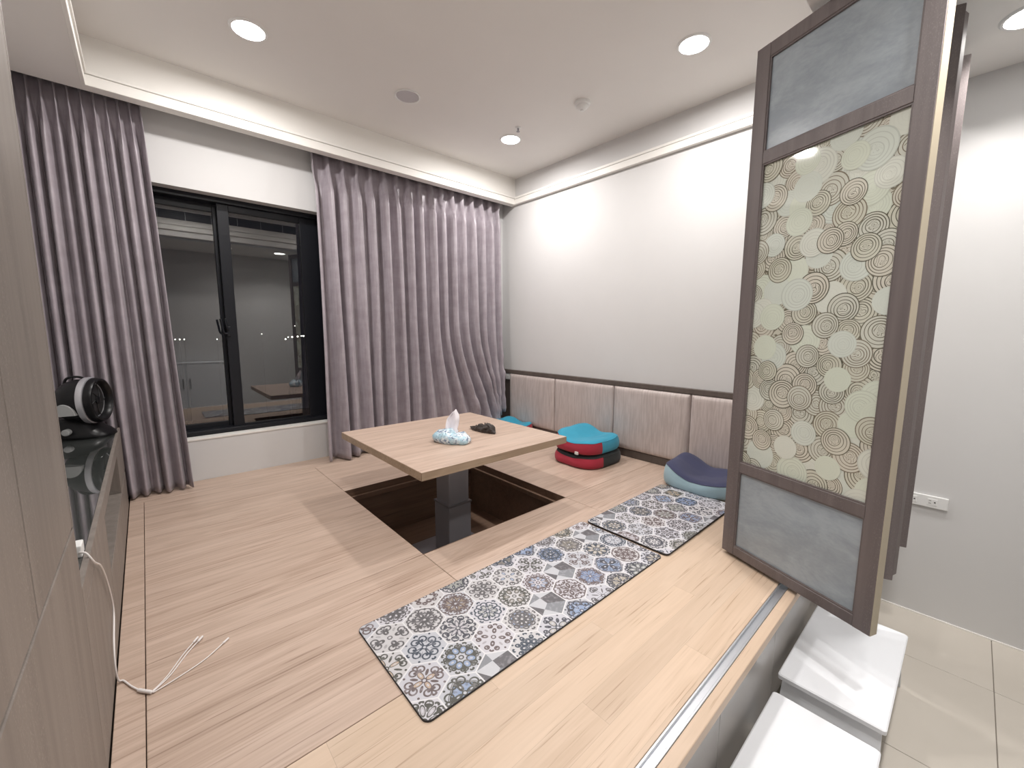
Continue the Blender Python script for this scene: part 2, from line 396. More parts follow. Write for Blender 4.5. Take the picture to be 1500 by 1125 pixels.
# ------------------------------------------------------------------ curtains
def curtain(name, x0, x1, npl, seed, label, drape=False, flare=0.0, amp=1.0):
    rnd = random.Random(seed); nU, nV = npl * 14, 56
    zt, zb = 2.735, PT + .012; sp = (x1 - x0) / npl
    jit = [rnd.uniform(-.16, .16) for _ in range(npl + 2)]; am = [rnd.uniform(.75, 1.2) for _ in range(npl + 2)]
    v, f = [], []
    for j in range(nV + 1):
        t = (j / nV) ** 1.0; z = zt + (zb - zt) * t
        for i in range(nU + 1):
            q = i / nU * npl; k = int(round(q)); d = q - k; fr = abs(d)
            u = i / nU
            cosf = .5 + .5 * math.cos(2 * PI * d)
            pin = math.exp(-(d / .070) ** 2) * (1 + .35 * math.cos(2 * PI * d / .12))
            head = sstep(.040, .13, t)
            sh = pin * (1 - head) + (.80 * cosf ** 1.35 + .20 * (.5 + .5 * math.cos(4 * PI * d + (k % 3) - 1))) * head
            A = (.058 + .052 * head) * (am[k] if head else 1) * (1 + .25 * t)
            wob = noise.noise((u * npl * .45 + seed, t * 1.7, seed)) * .6
            x = x0 + (x1 - x0) * u + sp * head * (jit[k] * (1 - 2 * fr) * t + .10 * math.sin(2 * PI * d)) + wob * sp * .35 * t * head
            x += flare * t * (u - .3)
            y = 3.335 - A * amp * sh - .035 * t * amp + noise.noise((u * 9 + seed, t * 3, 5.0)) * .012 * t
            zz = z
            if drape:
                rr = sstep(.40, .74, u) * (1 - .9 * sstep(.76, .98, u)); low = sstep(.50, 1.0, t)
                x += .24 * rr * low ** 1.3
                lift = .17 * sstep(.70, 1.0, u) * sstep(.3, 1, t); zz += lift
                wr = sstep(.45, .9, u) * sstep(.55, .95, t)
                y += wr * ((noise.noise((x * 8 - zz * 7, zz * 5, 3.3)) * .050 + .022 * abs(noise.noise((x * 15 - zz * 13, zz * 9, 1.7)))) - .03)
                zz += wr * noise.noise((x * 7, zz * 6, 9.1)) * .035
                x = min(x, 2.755)
            v.append((x, min(y, 3.374), max(zz, PT + .004)))
    W = nU + 1
    for j in range(nV):
        for i in range(nU): f.append((j * W + i, j * W + i + 1, (j + 1) * W + i + 1, (j + 1) * W + i))
    o = finish(name, mesh(name, v, f), 'curtain_satin', None, True)
    md = o.modifiers.new('thickness', 'SOLIDIFY'); md.thickness = .0025; md.offset = 0
    return tag(o, label, 'curtain', 'curtains of the window')
curtain('curtain', -.53, .092, 13, 3, 'lilac-grey satin curtain gathered in tight folds behind the small black fan', flare=.10, amp=.68)
curtain('curtain', 1.00, 2.735, 16, 8, 'lilac-grey satin curtain spread wide between the window and the upholstered wall', drape=True)

# ------------------------------------------------------------------ upholstered wall: backing, cap, four panels
wb = tag(thing('wall_panelling', (2.86, 1.9, PT), 'low upholstered wall panelling with dark wood cap below the bare white wall', 'wall panelling'))
box('backing', (2.855, .45, PT), (XR, 3.36, 1.045), 'dark_laminate', wb)
box('cap', (2.838, .45, 1.010), (XR, 3.36, 1.046), 'dark_laminate', wb, .002)
box('baseboard', (2.848, .45, PT), (2.856, 3.215, .50), 'dark_laminate', wb, .001, 1)
def pad(y0, y1):
    nu, nv = 24, 20; z0, z1 = .502, 1.008; v, f = [], []
    for j in range(nv + 1):
        for i in range(nu + 1):
            a, b = i / nu, j / nv
            a = .5 - .5 * math.cos(PI * a); b = .5 - .5 * math.cos(PI * b)
            y = y0 + .002 + (y1 - y0 - .004) * a; z = z0 + (z1 - z0) * b
            e = min(min(a, 1 - a) * (y1 - y0), min(b, 1 - b) * (z1 - z0))
            r = .028; h = math.sqrt(max(0, 1 - (1 - min(e / r, 1)) ** 2))
            v.append((2.855 - .030 * h - .004 * math.sin(PI * a) * math.sin(PI * b), y, z))
    W = nu + 1
    for j in range(nv):
        for i in range(nu): f.append((j * W + i, (j + 1) * W + i, (j + 1) * W + i + 1, j * W + i + 1))
    return finish('cushioned_panel', mesh('cushioned_panel', v, f), 'satin_upholstery', wb, True)
for a, b in ((2.575, 3.212), (1.925, 2.575), (1.288, 1.925), (.65, 1.288)): pad(a, b)

# ------------------------------------------------------------------ wall sockets
def socket(name, y0, y1, z0, z1, x, n, label):
    t = thing(name, (x, (y0 + y1) / 2, z0), label, 'wall socket')
    box('plate', (x - .012, y0, z0), (x, y1, z1), 'white_plastic', t, .003)
    for k in range(n):
        yc = y1 - (y1 - y0) * (k + .5 + (.25 if n > 1 else 0)) / (n + (.5 if n > 1 else 0)); zc = (z0 + z1) / 2; h = (z1 - z0) * .30
        fc = box('outlet', (x - .0135, yc - h, zc - h * .9), (x - .011, yc + h, zc + h * .9), 'white_plastic', t, .001, 1)
        box('slot', (x - .0140, yc + .004, zc + h * .30), (x - .0130, yc + .012, zc + h * .42), 'slot_dark', fc)
        box('slot', (x - .0140, yc + .004, zc - h * .42), (x - .0130, yc + .012, zc - h * .30), 'slot_dark', fc)
        box('slot', (x - .0140, yc - .012, zc - .003), (x - .0130, yc - .006, zc + .003), 'slot_dark', fc)
    return t
socket('wall_socket', .008, .190, .575, .635, XR, 2, 'white double wall socket on the bare hall wall beside the folding screen')
socket('wall_socket', 3.222, 3.285, .942, 1.003, 2.855, 1, 'small white wall socket between the curtain and the upholstered panels')

# ------------------------------------------------------------------ ceiling fittings
def downlight(x, y, z, power, label, group, r=.072, spread=176):
    t = thing('ceiling_light', (x, y, z), label, 'ceiling light', group)
    lathe('rim', [(r, -.001), (r, -.006), (r + .008, -.006), (r + .014, -.001), (r + .014, 0), (r, 0)][::-1], 'white_plastic', t, loc=(0, 0, 0))
    lathe('diffuser', [(.002, -.0045), (r - .002, -.0045), (r, -.003), (r, -.001)], 'lamp_glow', t, loc=(0, 0, 0))
    ld = bpy.data.lights.new('lamp', 'AREA'); ld.shape = 'DISK'; ld.size = r * 2; ld.energy = power; ld.color = LIGHT_COL; ld.spread = math.radians(spread)
    lo = bpy.data.objects.new('lamp', ld); C.objects.link(lo); lo.parent = t; lo.location = (0, 0, -.008)
    return t
for x, y, lb_ in ((.52, 2.58, 'round recessed tray ceiling downlight close to the gathered curtain and soffit'), (2.28, 2.58, 'round recessed tray ceiling downlight right beside the fire sprinkler'),
                  (2.28, 1.13, 'round recessed tray ceiling downlight between the smoke detector and the folding screen'), (.52, 1.13, 'round recessed tray ceiling downlight beside the tall cupboard')):
    downlight(x, y, CEIL, TRAY_W, lb_, 'downlights of the tray ceiling')
for x, k, lb_ in ((.95, .6, 'added unseen hall downlight above the stool standing clear of the screen'), (1.62, 1.25, 'round recessed hall downlight above the front leaf of the folding screen'),  # first lamp is added, unseen, to brighten the near floor
                  (2.49, .9, 'round recessed hall downlight above the white double wall socket')):
    downlight(x, -.03, HALL, HALL_W * k, lb_, 'downlights of the hall ceiling', spread=122)
sp = thing('ceiling_speaker', (1.394, 2.58, CEIL), 'flat round grey speaker grille flush in the tray ceiling', 'ceiling speaker')
lathe('rim', [(.082, 0), (.082, -.004), (.074, -.006), (.070, -.002), (.070, 0)], 'white_plastic', sp, loc=(0, 0, 0))
lathe('grille', [(.002, -.003), (.069, -.003), (.0695, 0)], 'speaker_grey', sp, loc=(0, 0, 0))
sd = thing('smoke_detector', (2.283, 1.871, CEIL), 'small white domed smoke detector on the tray ceiling', 'smoke detector')
lathe('base', [(.052, 0), (.052, -.016), (.046, -.020), (.040, -.020)], 'white_plastic', sd, loc=(0, 0, 0))
lathe('dome', [(.040, -.018), (.040, -.030), (.030, -.040), (.020, -.046), (.004, -.049)], 'white_plastic', sd, loc=(0, 0, 0))
lathe('sensor_cap', [(.012, -.046), (.012, -.054), (.003, -.056)], 'white_plastic', sd, 20, loc=(0, 0, 0))
sk = thing('sprinkler', (2.198, 2.403, CEIL), 'tiny metal fire sprinkler beside a downlight in the tray ceiling', 'sprinkler')
lathe('flange', [(.022, 0), (.022, -.003), (.012, -.006)], 'white_plastic', sk, 24, loc=(0, 0, 0))
lathe('head', [(.007, -.003), (.007, -.014), (.004, -.018), (.004, -.026), (.013, -.027), (.013, -.029), (.002, -.030)], 'steel_dark', sk, 16, loc=(0, 0, 0))
# air outlet grille above the folding screen (seen mirrored in the window)
av = thing('air_vent', (1.2, TY0, 2.76), 'long black slotted air conditioning grille high above the folding screen track', 'air vent')
box('backing', (-.02, TY0, 2.775), (2.60, TY0 + .004, 2.885), 'grille_black', av)
boxes('frame', [((-.03, TY0, 2.770), (2.61, TY0 + .012, 2.777)), ((-.03, TY0, 2.883), (2.61, TY0 + .012, 2.890))], 'trim_white', av)
for k in range(4): box('slat', (-.02, TY0 + .003, 2.792 + k * .023), (2.60, TY0 + .009, 2.797 + k * .023), 'slot_dark', av)
for k in range(11): box('divider', (-.02 + k * .262 - .003, TY0 + .003, 2.777), (-.02 + k * .262 + .003, TY0 + .011, 2.883), 'grey_plastic', av)

# ------------------------------------------------------------------ built-in cupboards on the left
FX = -.14
tc = thing('tall_cupboard', (-.35, .78, PT), 'tall taupe wood-grain cupboard with flush doors reaching the ceiling soffit', 'cupboard')
box('carcass', (XL + .022, .42, PT), (FX - .019, 1.208, TRAY), 'taupe_laminate', tc)
box('side_panel', (XL + .022, 1.196, 1.036), (FX, 1.209, TRAY), 'taupe_laminate', tc, .001, 1)
for a, b in ((.42, .824), (.827, 1.194)):
    box('door', (FX - .018, a + .001, 1.040), (FX, b - .001, TRAY - .002), 'taupe_laminate', tc, .0015, 1)
box('lower_door', (FX - .018, .42, PT + .002), (FX, 1.209, 1.033), 'taupe_laminate', tc, .0015, 1)
mc = thing('low_cabinet', (-.35, 2.2, PT), 'low built-in cabinet with dark glass top running from the tall cupboard to the curtain', 'cabinet')
CT = .895
CY0, CY1 = 1.209, 3.165
box('glass_top', (XL, CY0, CT - .008), (FX - .012, CY1, CT), 'counter_glass', mc, .001, 1)
box('top_slab', (XL, CY0, .842), (FX - .012, CY1, CT - .009), 'taupe_laminate', mc)
box('front_rail', (FX - .012, CY0, .842), (FX, CY1, CT + .001), 'taupe_laminate', mc, .001, 1)
box('front_panel', (FX - .018, CY0, PT + .001), (FX, 1.812, .841), 'taupe_laminate', mc, .001, 1)
box('end_panel', (XL, 2.690, .655), (FX, CY1, .841), 'taupe_laminate', mc, .001, 1)
box('shelf_back', (FX - .30, 1.812, .655), (FX - .285, 2.69, .841), 'dark_laminate', mc)  # darker laminate colour carries the shade inside the niche
box('niche_side', (FX - .285, 1.800, .655), (FX - .019, 1.812, .841), 'dark_laminate', mc)  # niche shade put into the colour here as well
box('shelf', (FX - .30, 1.812, .640), (FX, 2.69, .655), 'taupe_laminate', mc, .001, 1)
box('drawer', (FX - .018, 1.814, PT + .001), (FX, CY1, .638), 'taupe_laminate', mc, .001, 1)

# white plug adaptor and the charging cable with three ends
pa = thing('plug_adaptor', (-.157, 1.40, CT), 'white plug adaptor on the dark glass top by the tall cupboard', 'adaptor')
box('body', (-.178, 1.385, CT), (-.152, 1.43, CT + .030), 'white_plastic', pa, .003)
box('plug', (-.170, 1.430, CT + .004), (-.158, 1.452, CT + .022), 'white_plastic', pa, .002)
cb = thing('charging_cable', (-.08, 1.44, PT), 'thin white charging cable hanging down the low cabinet onto the floor with three ends', 'cable')
tube('lead', [(-.157, 1.384, CT + .014), (-.145, 1.375, CT + .012), (-.134, 1.385, CT - .02), (-.133, 1.49, .815), (-.134, 1.60, .71), (-.134, 1.655, .60),
      (-.134, 1.56, .55), (-.134, 1.525, .50), (-.132, 1.53, PT + .012), (-.122, 1.53, PT + .004), (-.105, 1.49, PT + .004), (-.087, 1.455, PT + .004)], .0024, 'cable_white', cb)
tube('splitter', [(-.090, 1.458, PT + .005), (-.078, 1.442, PT + .006), (-.062, 1.424, PT + .005)], .0048, 'cable_white', cb)
for pts in ([(-.064, 1.426, PT + .004), (-.03, 1.466, PT + .003), (.012, 1.540, PT + .003), (.043, 1.581, PT + .006)],
            [(-.062, 1.424, PT + .004), (-.022, 1.466, PT + .003), (.022, 1.538, PT + .003), (.054, 1.576, PT + .006)],
            [(-.060, 1.422, PT + .004), (-.01, 1.440, PT + .003), (.06, 1.472, PT + .003), (.114, 1.515, PT + .005)]):
    b = tube('branch', pts, .0017, 'cable_white', cb)
    d = (Vector(pts[-1]) - Vector(pts[-2])).normalized(); e = Vector(pts[-1])
    tube('connector', [e - d * .004, e + d * .006, e + d * .018], .0034, 'cable_white', b)

# small black fan
fn = thing('desk_fan', (-.247, 3.02, CT), 'small black desk fan with a silver ring on the dark glass cabinet top', 'fan')
ax = Vector((.945, -.326, .03)).normalized(); fc = Vector((-.240, 3.015, 1.080))
def fl_(name, prof, mat, par=fn, seg=56): return lathe(name, prof, mat, par, seg, ax, fc)
fl_('housing', [(.045, -.105), (.075, -.098), (.100, -.070), (.112, -.030), (.113, .005)], 'black_plastic')
fl_('silver_ring', [(.113, .000), (.119, .003), (.121, .014), (.119, .026), (.112, .029)], 'silver_plastic')
fl_('front_duct', [(.112, .028), (.116, .033), (.114, .052), (.109, .060), (.102, .061), (.097, .056), (.091, .040), (.088, .022)], 'black_plastic')
gr = fl_('front_grille', [(.088, .022), (.082, .029), (.05, .036), (.02, .038)], 'grille_black')
fl_('hub', [(.022, .035), (.020, .043), (.012, .047), (.003, .048)], 'black_plastic', gr, 24)
sd_ = ax.cross(Vector((0, 0, 1))).normalized()
for k in range(5):
    a0 = 2 * PI * k / 5; e1 = sd_; e2 = ax.cross(e1)
    pts = []
    for q in range(6):
        rr = .022 + q * .0125; aa = a0 + q * .13; pts.append(fc + ax * (.040 - q * .0015) + (e1 * math.cos(aa) + e2 * math.sin(aa)) * rr)
    tube('spoke', pts, .0022, 'grille_black', gr, 6)
# stand: curved foot
bm = bmesh.new()
v, f = [], []
for j, (s, z) in enumerate([(1.0, 0), (1.03, .012), (.98, .03), (.82, .055), (.72, .08), (.62, .10)]):
    for i in range(32):
        a = 2 * PI * i / 32; ca, sa = math.cos(a), math.sin(a)
        p = Vector((-.247, 3.02, CT)) + Vector((ax.x, ax.y, 0)).normalized() * .098 * s * math.copysign(abs(ca) ** .7, ca) + sd_ * .092 * s * math.copysign(abs(sa) ** .7, sa)
        p -= ax * z * .55; v.append((p.x, p.y, CT + z))
for j in range(5):
    for i in range(32): f.append((j * 32 + i, j * 32 + (i + 1) % 32, (j + 1) * 32 + (i + 1) % 32, (j + 1) * 32 + i))
f += [tuple(reversed(range(32))), tuple(range(160, 192))]
bm.free(); finish('stand', mesh('stand', v, f), 'black_plastic', fn, True)
for sgn in (1, -1):       # grey pivot covers on both sides, half-moon shaped
    c0 = fc + sd_ * sgn * .104 - ax * .048 + Vector((0, 0, -.03)); v, f = [], []
    n = 20
    pr = [(ax * math.cos(PI * i / n) * .050 + Vector((0, 0, 1)) * (math.sin(PI * i / n) * .062 - .03)) for i in range(n + 1)]
    for dd in (-.02, .018):
        for p in pr: v.append(c0 + p * (1 if dd < 0 else .9) + sd_ * sgn * dd)
    m_ = n + 1
    f = [tuple(range(m_)), tuple(range(2 * m_ - 1, m_ - 1, -1))] + [(i, i + 1, m_ + i + 1, m_ + i) for i in range(n)] + [(n, 0, m_, 2 * m_ - 1)]
    finish('pivot_cover', mesh('pivot_cover', v, f), 'grey_plastic', fn)
kp = Vector((-.247, 3.02, CT + .042)) + sd_ * .094 - Vector((ax.x, ax.y, 0)) * .045
if (kp - Vector((0, 0, CAM_Z))).length > (kp - 2 * sd_ * .094 - Vector((0, 0, CAM_Z))).length: kp -= sd_ * .188; kd = -sd_
else: kd = sd_
lathe('speed_knob', [(.016, -.01), (.016, .012), (.013, .016), (.003, .017)], 'grey_plastic', fn, 28, kd, kp)
tube('carry_handle', [fc - ax * .085 + Vector((0, 0, .085)), fc - ax * .07 + Vector((0, 0, .118)), fc - ax * .03 + Vector((0, 0, .125)), fc - ax * .0 + Vector((0, 0, .113))], .006, 'black_plastic', fn)

# ------------------------------------------------------------------ lift table over the pit
tt = thing('lift_table', (1.355, 2.06, .075), 'square oak lift table on a grey steel column standing in the sunken pit', 'table')
TZ = .820
box('tabletop', (PX0 + .001, PY0 + .001, TZ - .040), (PX1 - .001, PY1 - .001, TZ), 'oak_board', tt, .0015, 1)
eb = .0012
for nm, lo, hi in (('edge_band', (PX0, PY0, TZ - .0395), (PX1, PY0 + eb, TZ - .0015)), ('edge_band', (PX0, PY0, TZ - .0395), (PX0 + eb, PY1, TZ - .0015)),
                   ('edge_band', (PX0, PY1 - eb, TZ - .0395), (PX1, PY1, TZ - .0015)), ('edge_band', (PX1 - eb, PY0, TZ - .0395), (PX1, PY1, TZ - .0015))):
    box(nm, lo, hi, 'oak_edge', tt)
cx, cy = 1.352, 2.062
box('mounting_plate', (cx - .20, cy - .20, TZ - .052), (cx + .20, cy + .20, TZ - .040), 'steel_dark', tt, .002)
box('upper_column', (cx - .072, cy - .072, .30), (cx + .072, cy + .072, TZ - .052), 'steel_dark', tt, .006)
box('column_collar', (cx - .085, cy - .085, .395), (cx + .085, cy + .085, .408), 'steel_lip', tt, .003)
box('lower_column', (cx - .081, cy - .081, .085), (cx + .081, cy + .081, .396), 'steel_dark', tt, .006)
box('base_plate', (cx - .21, cy - .21, .075), (cx + .21, cy + .21, .087), 'steel_dark', tt, .002)

# ------------------------------------------------------------------ tissue pack and pouch on the table
def blob(name, mat, parent, a, b, h, at, rot, ex=2.6, lump=.0, nl=30, sd=0, top=None, sharp=False):
    v, f = [], []; na = 40
    rows = [(0.0, 0), (.7, 0), (.93, .02), (1.0, .22), (.99, .45), (.92, .70), (.78, .88), (.55, .97), (.28, 1.0), (0.001, 1.0)]
    for s, zz in rows:
        for i in range(na):
            t = 2 * PI * i / na; c, sn = math.cos(t), math.sin(t)
            rr = 1 / ((abs(c) ** ex + abs(sn) ** ex) ** (1 / ex)); x = a * s * rr * c; y = b * s * rr * sn
            hh = h * (top(x / a, y / b) if top else 1)
            p = Vector((x, y, hh * zz))
            if lump and zz > 0: p += Vector((noise.noise(p * nl + Vector((sd, 0, 0))), noise.noise(p * nl + Vector((0, sd, 7))), noise.noise(p * nl + Vector((3, 1, sd))))) * lump * (.4 + zz)
            p.z = max(p.z, 0)
            v.append(p)
    for j in range(len(rows) - 1):
        for i in range(na): f.append((j * na + i, j * na + (i + 1) % na, (j + 1) * na + (i + 1) % na, (j + 1) * na + i))
    o = finish(name, mesh(name, v, f), mat, parent, not sharp)
    R_ = Matrix.Translation(at) @ Matrix.Rotation(rot, 4, 'Z'); o.data.transform(R_); return o
def tissue_mats():
    m = plain('tissue_wrap', (.55, .68, .75), .25); x, y, z = m.pos()
    a = m.noise(m.vec(x, y, z), 55, 4, .65); b = m.noise(m.vec(x + 4.0, y, z), 26, 2); c = m.noise(m.vec(x, y + 3.0, z), 110, 2)
    c1 = m.mix(b.step(.5, .12), (.42, .62, .72), (.78, .84, .88)); c2 = m.mix(a.step(.56, .05) * b.step(.45, .1), c1, (.10, .17, .30))
    m.set('Base Color', m.mix(c.step(.68, .03), c2, (.06, .07, .10))); m.set('Coat Weight', .3)
tissue_mats(); plain('tissue_paper', (.86, .82, .86), .9)
tp = thing('tissue_pack', (1.262, 1.915, TZ), 'soft pale blue patterned tissue pack with a white tissue pulled out, on the oak table', 'tissue pack')
blob('wrapper', 'tissue_wrap', tp, .112, .066, .066, (1.258, 1.915, TZ), math.radians(-62), 2.4, .012, 26, 4, lambda x, y: .72 + .38 * sstep(1.0, -.8, x))
v, f = [], []
nu, nv = 16, 18
for j in range(nv + 1):
    t = j / nv
    for i in range(nu + 1):
        s = i / nu * 2 - 1; wd = .026 + .012 * math.sin(PI * t) + (.010 if t < .2 else 0) - .016 * max(0, t - .75) / .25
        px_ = s * wd; py_ = .016 * math.cos(s * 4.2 + t * 2) * (1 - .4 * t) + .006 * noise.noise((s * 3, t * 4, 1.0))
        v.append(Vector((1.258 + .035 * t + px_ * .68 + py_ * .5, 1.928 + .015 * t - px_ * .73 + py_ * .6, TZ + .040 + .130 * t + .01 * s * t)))
for j in range(nv):
    for i in range(nu): f.append((j * (nu + 1) + i, j * (nu + 1) + i + 1, (j + 1) * (nu + 1) + i + 1, (j + 1) * (nu + 1) + i))
ts = finish('tissue', mesh('tissue', v, f), 'tissue_paper', tp, True); md = ts.modifiers.new('t', 'SOLIDIFY'); md.thickness = .0015
pc = thing('pouch', (1.545, 2.00, TZ), 'small crumpled dark brown pouch lying beside the tissue pack', 'pouch')
blob('body', 'pouch_brown', pc, .118, .036, .040, (1.545, 2.005, TZ), math.radians(-88), 1.7, .016, 34, 11, lambda x, y: .55 + .6 * sstep(-.9, .4, x) - .3 * sstep(.55, 1, x), sharp=True)
tube('zip_pull', [(1.556, 1.995, TZ + .040), (1.560, 2.0, TZ + .050), (1.566, 2.006, TZ + .046)], .003, 'black_plastic', pc)
blob('clasp', 'grey_plastic', pc, .007, .005, .007, (1.535, 1.955, TZ + .036), .4, 2.2)

# ------------------------------------------------------------------ floor cushions
def cushion(name, at, rot, a, b, h, cols, label, group, humps=(.55, .25), back=.25, sd=0, tagged=False):
    """cols: (long front side, ends and rear, top)"""
    t = thing(name, at, label, 'cushion', group, rot)
    na = 72; ex = 3.4
    def H(x, y):
        return h * (.72 + humps[0] * sstep(-.05, -.85, x) + humps[1] * sstep(.1, .9, x) + back * sstep(.0, .9, y) * (.4 + .6 * abs(x)) - .10 * math.exp(-((x - .1) / .45) ** 2 - (y / .6) ** 2))
    rows = [(.0, 0), (.6, 0), (.88, .005), (.95, .05), (.99, .16), (1.0, .32), (.995, .5), (.975, .68), (.94, .83), (.885, .93), (.80, .985), (.66, 1.0), (.5, 1.0), (.34, 1.0), (.18, 1.0), (.003, 1.0)]
    V = []
    for s, zz in rows:
        for i in range(na):
            th = 2 * PI * i / na; c, sn = math.cos(th), math.sin(th); rr = 1 / ((abs(c) ** ex + abs(sn) ** ex) ** (1 / ex))
            x, y = s * rr * c, s * rr * sn; z = H(x, y) * zz
            V.append((x * a, y * b + .008 * noise.noise((x * 2, zz * 2, sd)), z + (.005 * noise.noise((x * 3 + sd, y * 3, 2)) if zz > .5 else 0)))
    parts = {'front_side': ([], cols[0]), 'side_wall': ([], cols[1]), 'top_cover': ([], cols[2])}
    for j in range(len(rows) - 1):
        for i in range(na):
            th = 2 * PI * (i + .5) / na; fr = -sstep(0, 1, 1) * math.sin(th)
            front = fr > .35 and abs(math.cos(th)) < .93
            key = 'top_cover' if j >= 8 else ('front_side' if front else 'side_wall')
            parts[key][0].append((j * na + i, j * na + (i + 1) % na, (j + 1) * na + (i + 1) % na, (j + 1) * na + i))
    for k, (fs, mt) in parts.items():
        used = sorted({q for f_ in fs for q in f_}); mp = {q: n for n, q in enumerate(used)}
        finish(k, mesh(k, [V[q] for q in used], [tuple(mp[q] for q in f_) for f_ in fs]), mt, t, True, loc=(0, 0, 0))
    # piping seam round the top cover
    ring = [V[8 * na + i] for i in range(na)] + [V[8 * na]]
    tube('piping', ring, .0022, cols[2], t, 6, loc=(0, 0, 0), sub=2)
    if tagged: box('care_label', (.062, -b - .006, .004), (.090, -b + .006, .024), 'tag_white', t, local=True)
    return t
RZ = -PI / 2      # local -y (front side) faces the table (-x); local +x runs towards the hall (-y)
cg = 'floor cushions along the upholstered wall'
cushion('floor_cushion', (2.54, 1.945, PT), RZ, .215, .235, .120, ('cloth_red', 'cloth_black', 'cloth_black'), 'red and black floor cushion, underneath in the stack by the wall panels', cg, (.10, .10), 0, 1)
cushion('floor_cushion', (2.54, 1.950, PT + .100), RZ, .205, .225, .130, ('cloth_red', 'cloth_blue', 'cloth_blue'), 'turquoise and red floor cushion lying on top of the stack', cg, (.42, .14), .12, 5, True)
cushion('floor_cushion', (2.64, 1.08, PT + .003), RZ, .235, .185, .125, ('cloth_pale_blue', 'cloth_pale_blue', 'cloth_navy'), 'navy floor cushion with pale blue sides at the end of the patterned mat', cg, (.55, .15), .25, 9)
cushion('floor_cushion', (2.64, 2.98, PT), RZ, .20, .185, .125, ('cloth_red', 'cloth_red', 'cloth_blue'), 'turquoise and red floor cushion tucked into the corner below the curtain', cg, (.30, .20), .2, 14)

# ------------------------------------------------------------------ printed mats
def mat_print():
    m = plain('printed_vinyl', (.7, .7, .72), .45)
    u, v_, _ = m.sep(m.attr('loc', 'Vector').k)
    n1, ph, Rm = m.sep(m.attr('par', 'Vector').k); pa_, pl, pw = m.sep(m.attr('par2', 'Vector').k); sb_, sc_, sr = m.sep(m.attr('par3', 'Vector').k)
    fl1, fl2, _ = m.sep(m.attr('par4', 'Vector').k)
    ca = m.attr('cola', 'Color'); cb = m.attr('colb', 'Color'); cbg = m.attr('colbg', 'Color'); cube = m.attr('cube'); edge = m.attr('edge')
    r = (u * u + v_ * v_).sqrt(); th = v_.atan2(u) + ph
    def fold(off): return (((th / (2 * PI) * n1 + (.5 + off)).fract()) - .5).abs() * (2 * PI) / n1
    t = fold(0.0); px, py = r * t.cos(), r * t.sin(); t2 = fold(.5); qx, qy = r * t2.cos(), r * t2.sin()
    def ell(x, y, a, L, W): return (((x - a) / L) * ((x - a) / L) + (y / W) * (y / W)).sqrt()
    def dist(x, y, a, b): return ((x - a) * (x - a) + (y - b) * (y - b)).sqrt()
    # tinted field with a lobed edge and a paler border
    Rl = Rm + (th * n1).cos() * .06
    col = m.mix(r.lt(Rl) * fl1, cbg, cb)
    col = m.mix((r - Rl).abs().lt(.028) * fl1, col, ca)
    col = m.mix((r - Rl - .07).abs().lt(.016) * fl1, col, ca)
    # curled scrolls
    d1 = (dist(px, py, sb_, sc_) - sr).abs()
    col = m.mix(d1.lt(.036), col, ca)
    col = m.mix(dist(px, py, sb_ - sr * .3, sc_ - sr * .4).lt(.065), col, ca)
    # petals on the axes, leaves between them
    e1 = ell(px, py, pa_, pl, pw); e2 = ell(qx, qy, pa_ + .12, pl * .8, pw * .6)
    col = m.mix(e1.lt(1.0), col, m.mix(fl2, cb, ca)); col = m.mix((e1 - 1.0).abs().lt(.16), col, ca)
    col = m.mix(e1.lt(.35), col, cbg)
    col = m.mix(e2.lt(1.0) * (1.0 - fl2 * .6), col, ca)
    # fleurons near the rim and a boss in the middle
    col = m.mix(ell(px, py, .78, .075, .11).lt(1.0), col, ca); col = m.mix(ell(px, py, .72, .045, .045).lt(1.0), col, cbg)
    col = m.mix(dist(qx, qy, .80, .0).lt(.05), col, ca)
    col = m.mix(r.lt(.12), col, ca); col = m.mix(r.lt(.065), col, cbg)
    # stacked-cube tiles in greys
    ang = v_.atan2(u) + PI / 6
    k3 = ((ang / (2 * PI / 3) + 6.0).floor() / 3.0 + .01).fract(); k6 = ((ang / (PI / 3) + 6.0).floor() / 3.0 + .01).fract()
    def three(k): return m.mix(k.gt(.5), m.mix(k.gt(.2), (.11, .105, .115), (.50, .51, .54)), (.22, .23, .25))
    fold3 = (((ang / (2 * PI / 3) + .5).fract()) - .5).abs() * (2 * PI / 3)
    col = m.mix(cube, col, m.mix((r * fold3.cos()).gt(.5), three(k3), three(k6)))
    col = m.mix(edge.gt(.965), col, (.66, .655, .67))
    gx_, gy_, gz_ = m.pos(); nn = m.noise(m.vec(gx_, gy_, gz_), 70, 4)
    col = m.mix(nn.step(.58, .10) * .20, col, (.60, .59, .63))
    m.set('Base Color', col)
mat_print()
plain('mat_rubber', (.035, .033, .036), .8)
def clip_poly(poly, inside, inter):
    out = []
    for i in range(len(poly)):
        a, b = poly[i], poly[(i + 1) % len(poly)]; ia, ib = inside(a), inside(b)
        if ia: out.append(a)
        if ia != ib: out.append(inter(a, b))
    return out
def clip_convex(poly, hull):
    for i in range(len(hull)):
        p, q = hull[i], hull[(i + 1) % len(hull)]; nx, ny = -(q[1] - p[1]), q[0] - p[0]
        d = lambda s: (s[0] - p[0]) * nx + (s[1] - p[1]) * ny
        poly = clip_poly(poly, lambda s: d(s) >= 0, lambda a, b: tuple(a[k] + (b[k] - a[k]) * d(a) / (d(a) - d(b)) for k in range(len(a))))
        if len(poly) < 3: return []
    return poly
def rrect(L, Wd, r, n=5):
    out = []
    for cx_, cy_, a0 in ((L - r, r, -PI / 2), (L - r, Wd - r, 0), (r, Wd - r, PI / 2), (r, r, PI)):
        for i in range(n + 1): a = a0 + PI / 2 * i / n; out.append((cx_ + r * math.cos(a), cy_ + r * math.sin(a)))
    return out
